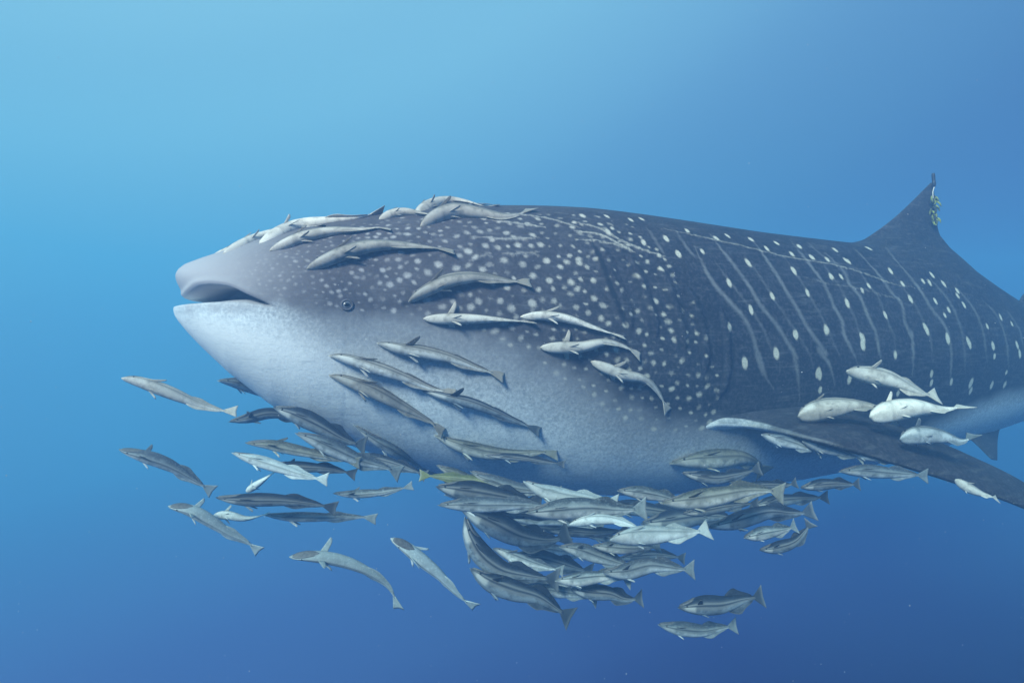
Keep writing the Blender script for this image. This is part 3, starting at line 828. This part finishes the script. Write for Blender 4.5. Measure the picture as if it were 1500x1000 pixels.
    # tail fin: a fan from the tail root, its rear edge a little hollow
    kt = np.linspace(-1, 1, 11)
    c0, u0, l0, T0 = at_t(0.885)
    c1, u1, l1, T1 = at_t(1.0)
    span = max(1.15 * h, 0.046 * L)
    Aa = c0 + u0 * (kt * h * 0.2)[:, None]
    fan = 1.0 - 0.10 * (1 - np.abs(kt)) ** 1.3
    Bb = c0 + (c1 - c0) * fan[:, None] + u1 * (kt * span)[:, None]
    thin('tail_fin', Aa, Bb, np.repeat(l0, 11, 0), 0.05 * h + 0.0008, 0.62, 0.5, 7)
    # soft dorsal and anal fins, low and long, opposite each other
    kd = np.linspace(0.56, 0.86, 12)
    hgt = np.interp(kd, [0.56, 0.60, 0.64, 0.72, 0.82, 0.86], [0.05, 0.42, 0.50, 0.30, 0.16, 0.05]) * h * dors
    c2, u2, l2, T2 = at_t(kd)
    hb = np.interp(kd, PT, PHH)[:, None] * h
    thin('dorsal_fin', c2 + u2 * hb * 0.9, c2 + u2 * (hb + hgt[:, None]) + T2 * hgt[:, None] * 0.7, l2, 0.05 * h + 0.0006, 0.95)
    thin('anal_fin', c2 - u2 * hb * 0.9, c2 - u2 * (hb + hgt[:, None] * 0.9) + T2 * hgt[:, None] * 0.7, l2, 0.05 * h + 0.0006, 0.35, 0.4)
    # paired fins
    sr = math.radians(spread)
    for sgn in (1, -1):
        kp = np.linspace(0.20, 0.255, 5)
        c3, u3, l3, T3 = at_t(kp)
        wb = np.interp(kp, PT, PHW)[:, None] * h * 0.92
        base = c3 + l3 * sgn * wb * 0.93 + u3 * h * 0.16
        out = T3 * math.cos(sr) + (l3 * sgn * 0.85 + u3 * 0.42) * math.sin(sr)
        ln = L * 0.128
        tipx = np.array([1.0, 0.99, 0.93, 0.82, 0.62])[:, None]
        edge_ = base + out * ln * tipx + (T3) * (np.linspace(-0.35, 0.15, 5)[:, None] * 0.018 * L)
        edge_ = edge_ * 0.55 + (base[2] + out[2] * ln * tipx) * 0.45
        nrm = np.cross(out, T3); nrm /= np.linalg.norm(nrm, axis=1, keepdims=True)
        thin('pectoral_fin', base, edge_, nrm, 0.035 * h + 0.0006, 0.85 if kind != 'pale' else 0.6, 0.3, 6)
        kq = np.linspace(0.225, 0.26, 4)
        c4, u4, l4, T4 = at_t(kq)
        hb4 = np.interp(kq, PT, PHH)[:, None] * h
        base = c4 - u4 * hb4 * 0.86 + l4 * sgn * h * 0.22
        out = T4 * 0.88 + (l4 * sgn * 0.35 - u4 * 0.42)
        edge_ = base + out * (L * 0.100 * np.array([1.0, 0.95, 0.8, 0.55]))[:, None]
        nrm = np.cross(out, T4); nrm /= np.linalg.norm(nrm, axis=1, keepdims=True)
        thin('pelvic_fin', base, edge_, nrm, 0.03 * h + 0.0005, 0.2, 0.3, 5)
        ce, ue, le, Te = at_t(0.082)
        we = np.interp(0.082, PT, PHW) * h * 0.92
        ball('eye', (ce + le * sgn * we * 0.93 + ue * h * 0.06)[0], max(0.11 * h, 0.0016), M_EYE, root, (1, 1, 1), 7, None, off)
    # suction disc on top of the head: an oval plate with cross ridges
    kk = np.linspace(0.012, 0.20, 26)
    c5, u5, l5, T5 = at_t(kk)
    half = np.sqrt(np.clip(1 - ((kk - 0.106) / 0.098) ** 2, 0, 1)) * h * 0.62
    half = np.minimum(half, np.interp(kk, PT, PHW) * h * 0.78)
    base_h = np.interp(kk, PT, PHH) * h * np.interp(kk, [0, 0.1, 0.24], [0.62, 0.70, 0.9])
    ridge = 0.022 * h * (np.arange(26) % 2)
    wj = np.linspace(-1, 1, 7)
    qd = c5[:, None] + u5[:, None] * ((base_h + ridge + 0.03 * h)[:, None] * (1 - 0.20 * wj[None] ** 2) + 0.01 * h)[:, :, None] + l5[:, None] * (half[:, None] * wj[None])[:, :, None]
    low = qd - u5[:, None] * 0.12 * h
    mesh_grid('suction_disc', np.concatenate([qd, low[:, ::-1]], axis=1) - off, M_DISC, root, closed_j=True, cap0=True, cap1=True)
    return root

# --- clinging to the top of the shark's head
SK = 'skin'
HEAD = 'remoras clinging to the top of the head'
R = remora
R('grey remora snout at the very front of the pile on the snout, mostly hidden', [(311, 377), (330, 369), (352, 360), (376, 352), (402, 345)], 13, 'skin3.07', -95, 'tan', 8, group=HEAD)
R('whitish remora tucked behind the brightest one, nearest the shark mouth', [(329, 371), (355, 359), (385, 347), (420, 337), (450, 333), (480, 330)], 21, SK, -100, 'pale', 12, group=HEAD)
R('brightest white remora on the forehead with its fin sticking up', [(382, 357), (408, 343), (440, 332), (478, 326), (520, 321), (545, 315), (562, 312)], 27, SK, -140, 'pale', 75, group=HEAD)
R('pale remora lying just below the brightest white one on the forehead', [(397, 367), (420, 357), (446, 347), (484, 339), (530, 336), (560, 333), (575, 336)], 21, SK, -80, 'tan', 16, group=HEAD)
R('tan remora alone on the dark spotted forehead below the pile', [(452, 393), (478, 381), (508, 369), (545, 360), (590, 359), (635, 363), (667, 368)], 25, SK, -70, 'tan', 18, group=HEAD)
R('pale grey remora back showing between the two piles on the head', [(556, 322), (575, 314), (595, 311), (620, 314), (650, 316)], 18, SK, -95, 'tan', 6, group=HEAD)
R('topmost arched grey remora on the back of the head', [(609, 319), (630, 303), (656, 295), (684, 297), (712, 303), (732, 301)], 26, SK, -95, 'tan', 8, group=HEAD)
R('small dark remora peeping out behind the arched pair on the head', [(676, 307), (695, 301), (712, 299), (724, 300), (733, 299)], 10, SK, -90, 'dark', 8, group=HEAD)
R('tan remora with upturned tail and drooping fin atop the head', [(617, 332), (638, 318), (664, 309), (700, 312), (735, 317), (760, 314), (778, 305)], 28, SK, -70, 'tan', 22, group=HEAD)
# --- clinging to the flank
FL = 'remoras clinging to the flank'
R('brownish arched remora on the dark flank just behind the eye', [(600, 441), (622, 427), (654, 412), (690, 406), (722, 408), (752, 412), (778, 413)], 24, SK, -50, 'tan', 25, group=FL)
R('straight pale remora level with the eye, white fin below', [(622, 467), (650, 467), (690, 467), (725, 468), (755, 470), (785, 472)], 19, SK, -80, 'pale', 65, group=FL)
R('cream remora whose head overlaps the tail of the straight one', [(764, 464), (795, 462), (828, 466), (860, 476), (892, 487), (916, 494)], 16, SK, -70, 'pale', 25, group=FL)
R('cream remora seen from below with dark fins either side', [(793, 509), (822, 509), (852, 508), (884, 501), (912, 506), (939, 522)], 21, SK, -90, 'pale', 70, twist=40, group=FL)
R('cream remora curving down over the gill slits', [(867, 530), (888, 539), (914, 549), (942, 555), (963, 572), (979, 604)], 20, SK, -85, 'pale', 45, twist=40, group=FL)
R('uppermost brown remora on the pale cheek with white fin below', [(554, 503), (585, 510), (618, 515), (658, 524), (698, 538), (739, 552)], 22, SK, -35, 'brown', 50, group=FL)
R('middle brown remora of the three on the pale cheek', [(484, 521), (514, 527), (556, 540), (598, 555), (634, 569), (670, 575)], 22, SK, -30, 'brown', 20, group=FL)
R('lowest tan remora of the three on the pale cheek', [(484, 550), (514, 559), (550, 574), (588, 594), (622, 612), (652, 633)], 24, SK, -25, 'tan', 25, group=FL)
R('dark slim remora slanting down the middle of the pale belly', [(620, 573), (652, 581), (690, 590), (725, 603), (758, 617), (792, 632)], 18, SK, -20, 'dark', 60, group=FL)
R('olive remora with raised pale tail low on the belly', [(638, 638), (668, 650), (706, 661), (748, 665), (785, 662), (818, 663)], 24, SK, -10, 'olive', 20, group=FL)
R('dark tail of a remora hidden beneath the olive one on the belly', [(712, 666), (740, 668), (770, 671), (800, 676), (828, 680)], 12, 2.62, 10, 'dark', 10, group=FL)
R('slim green grey remora leaving the lower edge of the jaw', [(519, 622), (545, 640), (580, 661), (610, 678), (640, 697), (665, 706)], 20, SK, 10, 'grey', 15, group=FL)
# --- swimming off the chin, left of the shark
CH = 'remoras swimming below the chin'
R('pale remora furthest left of the upper two, with dark tail', [(180, 554), (212, 561), (252, 576), (292, 592), (325, 601), (348, 602)], 22, 2.45, -40, 'pale', 25, dD=0.15, group=CH)
R('grey remora with upright dark fin, left edge of the shoal', [(176, 658), (210, 667), (246, 680), (276, 697), (296, 710), (313, 720)], 22, 2.4, 25, 'grey', 85, dD=0.1, group=CH)
R('pale grey remora slanting down towards the bottom left', [(248, 741), (277, 746), (307, 762), (335, 780), (362, 794), (381, 808)], 21, 2.4, 40, 'silver', 75, dD=0.1, group=CH)
R('short white remora seen belly on beside the slanting pale one', [(312, 756), (332, 754), (358, 759), (378, 756), (394, 751)], 15, 2.5, -80, 'silver', 60, group=CH)
R('grey remora half hidden by the shark chin', [(320, 557), (345, 560), (376, 570), (402, 583), (432, 600)], 20, 2.95, -5, 'grey', 80, dD=0.3, group=CH)
R('slate remora with white lower fin and upright fin below the chin', [(336, 617), (362, 612), (396, 605), (428, 611), (462, 620)], 19, 2.85, 5, 'dark', 85, dD=0.2, group=CH)
R('large dark remora diving along the lower jaw', [(402, 596), (432, 606), (466, 622), (498, 640), (520, 649), (537, 652)], 30, 2.72, 5, 'dark', 15, dD=0.1, group=CH)
R('grey remora under the large dark one with a round tail', [(434, 634), (460, 643), (494, 659), (530, 675), (564, 684), (588, 694)], 26, 2.62, 0, 'grey', 15, dD=0.1, group=CH)
R('slim olive remora with dark fin, second row below the chin', [(361, 648), (392, 650), (430, 658), (472, 667), (505, 674), (528, 678)], 19, 2.66, 20, 'olive', 45, group=CH)
R('white headed remora with round dark tail below the slim olive one', [(341, 663), (368, 671), (402, 682), (436, 693), (462, 700), (481, 702)], 20, 2.45, 0, 'silver', 20, group=CH)
R('dark remora with fan tail behind the white headed one', [(392, 678), (420, 682), (450, 684), (480, 686), (502, 690), (522, 695)], 18, 2.72, 10, 'dark', 80, group=CH)
R('dark square tailed remora trailing at the end of the chin shoal', [(520, 664), (548, 671), (578, 679), (604, 688), (625, 697)], 18, 2.8, 0, 'dark', 15, group=CH)
R('tiny white remora pointing down left across the shoal', [(361, 720), (372, 712), (384, 704), (395, 696), (405, 689)], 13, 2.52, -80, 'silver', 45, group=CH)
R('dark striped remora with pale rimmed tail at lower left', [(318, 728), (356, 731), (408, 732), (448, 736), (472, 740), (494, 745)], 22, 2.42, 15, 'dark', 15, group=CH)
R('pale striped remora just under the dark striped one', [(386, 753), (422, 756), (468, 757), (508, 757), (534, 757), (552, 760)], 16, 2.55, 10, 'striped', 20, group=CH)
R('slim striped remora alone with tail pointing at the shoal', [(489, 722), (520, 723), (556, 721), (584, 716), (605, 711)], 14, 2.6, 15, 'striped', 55, group=CH)
R('pale remora with curved tail alone at the bottom, left of two', [(426, 815), (458, 814), (496, 820), (530, 832), (560, 850), (574, 866), (584, 892)], 21, 2.35, 50, 'silver', 70, dD=0.1, group=CH)
R('pale remora diving steeply alone at the bottom, right of two', [(574, 789), (595, 801), (618, 820), (644, 842), (668, 868), (682, 880), (698, 889)], 22, 2.35, 55, 'silver', 30, dD=0.1, group=CH)
# --- the dense shoal under the belly
SH = 'remoras in the dense shoal under the belly'
R('yellow green fish with forked tail at the front of the dense shoal', [(752, 712), (720, 708), (688, 703), (655, 699), (634, 697), (614, 696)], 15, 2.66, 0, 'yellow', 20, name='yellow_fish', cat='fish', group='yellow fish in the shoal')
R('small green grey remora tucked against the belly above the yellow fish', [(640, 681), (660, 690), (684, 699), (706, 705), (724, 709)], 13, 2.72, 10, 'olive', 10, group=SH)
R('grey remora sloping along the belly edge behind the yellow fish', [(690, 690), (714, 700), (742, 710), (772, 716), (800, 720), (822, 722)], 18, 2.66, 15, 'grey', 10, group=SH)
R('slate remora directly beneath the yellow fish', [(640, 712), (668, 716), (702, 721), (738, 727), (770, 732), (795, 735)], 30, 2.6, 0, 'dark', 15, group=SH)
R('white headed remora sloping under the middle of the belly', [(768, 705), (795, 718), (828, 726), (862, 730), (884, 732), (906, 736)], 22, 2.5, -15, 'silver', 10, group=SH)
R('long grey remora with pointed snout at the shoal left edge', [(643, 739), (672, 738), (708, 739), (752, 739), (785, 740), (815, 742)], 22, 2.45, 5, 'grey', 15, group=SH)
R('long pale remora with broad triangular tail mid shoal', [(772, 750), (815, 746), (860, 743), (900, 746), (924, 746), (948, 745)], 30, 2.42, 5, 'striped', 10, group=SH)
R('big dark remora with forked tail curving under the shoal front', [(677, 745), (716, 762), (760, 784), (796, 791), (816, 789), (836, 782)], 36, 2.75, 0, 'dark', 15, group=SH)
R('dark remora hanging head up at the shoal front', [(682, 758), (690, 785), (708, 814), (736, 834), (775, 843), (820, 849)], 30, 2.4, 5, 'dark', 40, group=SH)
R('dark remora lowest at the shoal front with hanging fin', [(690, 832), (716, 850), (752, 864), (788, 874), (814, 890), (838, 906)], 30, 2.36, -5, 'dark', 65, group=SH)
R('pale bellied remora between the hanging and the curving dark ones', [(722, 803), (745, 812), (772, 822), (800, 830), (826, 836)], 16, 2.5, -20, 'grey', 45, group=SH)
R('dark backed remora in the lower middle of the shoal', [(752, 812), (786, 816), (818, 824), (846, 832), (868, 838)], 24, 2.9, 0, 'dark', 25, group=SH)
R('slate remora with pale streaked belly low in the shoal', [(814, 850), (848, 848), (884, 844), (906, 845), (926, 852)], 20, 2.36, -10, 'striped', 25, group=SH)
R('dark remora with deeply forked tail at the shoal bottom', [(836, 862), (864, 866), (894, 869), (916, 877), (942, 876)], 22, 2.42, 5, 'dark', 20, group=SH)
R('dark eyed grey remora below the big forked tail', [(820, 800), (846, 804), (878, 815), (906, 824), (934, 832)], 22, 2.48, 0, 'grey', 80, group=SH)
R('blunt striped remora partly under the bright white bellied one', [(868, 799), (894, 801), (922, 803), (946, 802), (968, 800)], 17, 2.46, 0, 'striped', 60, group=SH)
R('bright white bellied remora with open fan tail low in the shoal', [(895, 790), (925, 785), (958, 783), (990, 781), (1016, 779), (1040, 775)], 28, 2.3, -25, 'silver', 20, group=SH)
R('grey remora with large see through fan tail at shoal lower right', [(883, 838), (918, 836), (952, 828), (984, 831), (1000, 833), (1018, 834)], 24, 2.32, 0, 'grey', 60, group=SH)
R('cream remora arching above the bright white bellied one', [(835, 768), (866, 761), (898, 761), (924, 768), (946, 778)], 16, 2.4, -40, 'silver', 15, group=SH)
R('green backed remora with white fin, largest at shoal right', [(969, 736), (1004, 733), (1048, 727), (1092, 719), (1124, 718), (1150, 723)], 28, 2.3, -5, 'olive', 40, group=SH)
R('olive remora against the rear belly with curled tail', [(983, 678), (1014, 674), (1056, 671), (1088, 670), (1110, 678), (1121, 694)], 29, SK, -10, 'olive', 20, group=SH)
R('small dark remora beneath the olive one on the rear belly', [(999, 692), (1024, 697), (1052, 700), (1080, 695), (1098, 690), (1115, 686)], 18, 2.66, 0, 'dark', 20, group=SH)
R('striped remora under the rear belly left of the green backed one', [(905, 718), (932, 720), (962, 725), (986, 731), (1010, 738)], 19, 2.46, 0, 'striped', 15, group=SH)
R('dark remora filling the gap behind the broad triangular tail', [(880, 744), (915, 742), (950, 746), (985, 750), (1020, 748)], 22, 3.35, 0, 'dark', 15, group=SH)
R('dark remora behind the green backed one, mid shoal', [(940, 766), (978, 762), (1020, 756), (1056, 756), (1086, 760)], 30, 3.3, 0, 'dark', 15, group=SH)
R('dark remora with upright tail at the shoal right edge', [(1038, 772), (1080, 762), (1124, 750), (1156, 751), (1178, 751), (1194, 748)], 24, 2.5, 0, 'dark', 40, group=SH)
R('slate remora above the upright tailed one at the shoal right', [(1098, 742), (1128, 735), (1158, 731), (1186, 729), (1214, 728)], 17, 3.1, 0, 'dark', 25, group=SH)
R('dark tail and back of a remora close under the rear belly', [(1086, 713), (1110, 711), (1134, 710), (1152, 710), (1168, 707)], 14, 2.7, 0, 'dark', 15, group=SH)
R('slate remora furthest right just below the pectoral fin shoal', [(1173, 714), (1198, 710), (1224, 708), (1244, 709), (1260, 709)], 16, 2.58, 0, 'dark', 15, group=SH)
R('short striped remora, upper of two at the lower right of the shoal', [(1090, 787), (1115, 781), (1138, 777), (1153, 774), (1167, 770)], 19, 2.45, 5, 'striped', 25, group=SH)
R('dark striped remora with upswept tail, lower of two at lower right', [(1113, 805), (1140, 801), (1164, 793), (1179, 778), (1188, 764)], 17, 2.45, 5, 'dark', 60, group=SH)
R('dark backed white bellied remora with upright fins, bottom right pair', [(994, 889), (1026, 886), (1058, 885), (1088, 878), (1104, 875), (1119, 873)], 27, 2.3, 5, 'dark', 88, dors=1.3, group='pair of remoras below the shoal')
R('slim grey remora under the white bellied one, lowest of all', [(965, 914), (998, 920), (1030, 923), (1056, 919), (1070, 917), (1080, 916)], 20, 2.36, 10, 'grey', 40, group='pair of remoras below the shoal')
R('pale grey remora filling the shoal centre under the triangular tail', [(742, 756), (780, 760), (820, 762), (856, 770), (884, 776)], 17, 3.3, 5, 'grey', 15, group=SH)
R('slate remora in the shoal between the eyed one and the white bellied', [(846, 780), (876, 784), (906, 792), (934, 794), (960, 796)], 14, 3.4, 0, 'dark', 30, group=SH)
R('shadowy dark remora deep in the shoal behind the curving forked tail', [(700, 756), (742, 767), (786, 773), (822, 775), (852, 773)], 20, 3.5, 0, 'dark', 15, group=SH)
R('grey remora deep in the shoal left of the dark eyed one', [(752, 792), (784, 800), (818, 806), (850, 810), (880, 812)], 18, 3.3, 0, 'grey', 15, group=SH)
R('slim slate remora along the upper left edge under the belly', [(652, 724), (688, 728), (726, 732), (764, 731), (792, 728)], 16, 2.68, 0, 'grey', 15, group=SH)
R('grey remora between the lowest dark one and the forked tailed one', [(770, 858), (802, 864), (832, 868), (856, 872), (876, 880)], 18, 2.48, -5, 'grey', 30, group=SH)
R('slate remora filling the middle above the large fan tail', [(905, 818), (934, 814), (962, 812), (984, 814), (1004, 818)], 15, 3.2, 0, 'dark', 15, group=SH)
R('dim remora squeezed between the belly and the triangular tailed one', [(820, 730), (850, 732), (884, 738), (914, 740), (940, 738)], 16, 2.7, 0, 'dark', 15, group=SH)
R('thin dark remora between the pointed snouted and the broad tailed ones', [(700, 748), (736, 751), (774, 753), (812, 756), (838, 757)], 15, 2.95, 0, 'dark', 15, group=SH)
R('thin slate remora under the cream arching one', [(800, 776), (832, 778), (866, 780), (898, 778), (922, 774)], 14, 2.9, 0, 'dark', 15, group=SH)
R('small pale bellied remora above the lowest dark one', [(742, 842), (770, 846), (800, 852), (828, 856), (850, 858)], 15, 2.55, -15, 'grey', 15, group=SH)
R('slim remora crossing under the green backed one', [(1000, 752), (1030, 748), (1062, 742), (1090, 738), (1112, 737)], 15, 2.75, 0, 'dark', 15, group=SH)
# --- on and under the pectoral fin
PF = 'remoras riding the pectoral fin'
R('cream remora hovering highest over the pectoral fin', [(1241, 543), (1266, 547), (1302, 555), (1338, 570), (1356, 577), (1375, 580)], 31, 2.95, -45, 'pale', 60, group=PF)
R('plump grey remora lying left on the pectoral fin', [(1170, 610), (1202, 600), (1240, 594), (1268, 593), (1286, 596), (1300, 600)], 44, 2.85, -60, 'tan', 25, group=PF)
R('plump cream remora in the middle of the pectoral fin', [(1275, 611), (1302, 603), (1338, 597), (1372, 599), (1395, 598), (1416, 594)], 38, 2.76, -75, 'pale', 50, group=PF)
R('slate remora with hooked tail, rightmost on the pectoral fin', [(1319, 643), (1346, 637), (1380, 639), (1406, 645), (1420, 642), (1427, 635)], 32, 2.70, -60, 'grey', 60, group=PF)
UF = 'remoras sheltering under the pectoral fin'
R('leftmost shadowed remora under the pectoral fin', [(1116, 636), (1140, 644), (1166, 651), (1186, 657), (1204, 662)], 20, 2.72, -20, 'grey', 20, group=UF)
R('second shadowed remora from the left under the pectoral fin', [(1176, 646), (1202, 654), (1228, 661), (1248, 667), (1266, 672)], 20, 2.70, -20, 'striped', 20, group=UF)
R('third shadowed remora from the left under the pectoral fin', [(1240, 656), (1262, 664), (1284, 669), (1304, 674), (1322, 680)], 19, 2.70, -20, 'grey', 20, group=UF)
R('long blue grey remora hanging below the pectoral fin', [(1230, 690), (1262, 689), (1300, 692), (1330, 694), (1360, 697)], 22, 2.66, 0, 'grey', 15, group=UF)
R('pale remora under the outer pectoral fin at the right edge', [(1400, 702), (1418, 714), (1436, 722), (1450, 726), (1462, 731)], 17, 2.58, -60, 'pale', 30, group=UF)

# ------------------------------------------------------------------ drifting specks in the water
NSPK = 480
vb, fb = [], []
for k in range(NSPK):
    d = rng.uniform(1.3, 4.5)
    c = np.array((rng.uniform(-1.0, 1.0) * d * 0.95, d, rng.uniform(-0.65, 0.65) * d * 0.95))
    r = rng.uniform(0.0007, 0.0021) * d / 2.2 * (1.5 if rng.random() < 0.08 else 1)
    b0 = len(vb)
    for v in ((1, 0, 0), (-1, 0, 0), (0, 1, 0), (0, -1, 0), (0, 0, 1), (0, 0, -1)):
        vb.append(tuple(c + np.array(v) * r * rng.uniform(0.6, 1.3)))
    for a, b, e in ((0, 2, 4), (2, 1, 4), (1, 3, 4), (3, 0, 4), (2, 0, 5), (1, 2, 5), (3, 1, 5), (0, 3, 5)):
        fb.append((b0 + a, b0 + b, b0 + e))
me = bpy.data.meshes.new('drifting_specks'); me.from_pydata(vb, [], fb); me.materials.append(M_SNOW)
spk = bpy.data.objects.new('drifting_specks', me); C.objects.link(spk)
spk['kind'] = 'stuff'; spk['label'] = 'tiny pale specks drifting in the water'; spk['category'] = 'specks'

# ------------------------------------------------------------------ the water itself, as even haze
x0, x1, y0, y1, z0, z1 = -7.0, 10.0, -3.0, 11.0, -2.3, 1.5
me = bpy.data.meshes.new('haze')
me.from_pydata([(x, y, z) for x in (x0, x1) for y in (y0, y1) for z in (z0, z1)], [],
               [(0, 1, 3, 2), (4, 6, 7, 5), (0, 4, 5, 1), (2, 3, 7, 6), (0, 2, 6, 4), (1, 5, 7, 3)])
hz = bpy.data.materials.new('haze'); hz.use_nodes = True
nt = hz.node_tree; nt.nodes.clear()
o = nt.nodes.new('ShaderNodeOutputMaterial'); pv = nt.nodes.new('ShaderNodeVolumePrincipled')
pv.inputs['Color'].default_value = (0.085, 0.180, 0.320, 1)
pv.inputs['Absorption Color'].default_value = (0.20, 0.80, 0.93, 1)
pv.inputs['Density'].default_value = HAZE_DENSITY
pv.inputs['Anisotropy'].default_value = 0.05
nt.links.new(pv.outputs['Volume'], o.inputs['Volume'])
me.materials.append(hz)
haze = bpy.data.objects.new('haze', me); C.objects.link(haze)
haze['kind'] = 'stuff'; haze['label'] = 'clear blue sea water all around'; haze['category'] = 'water'
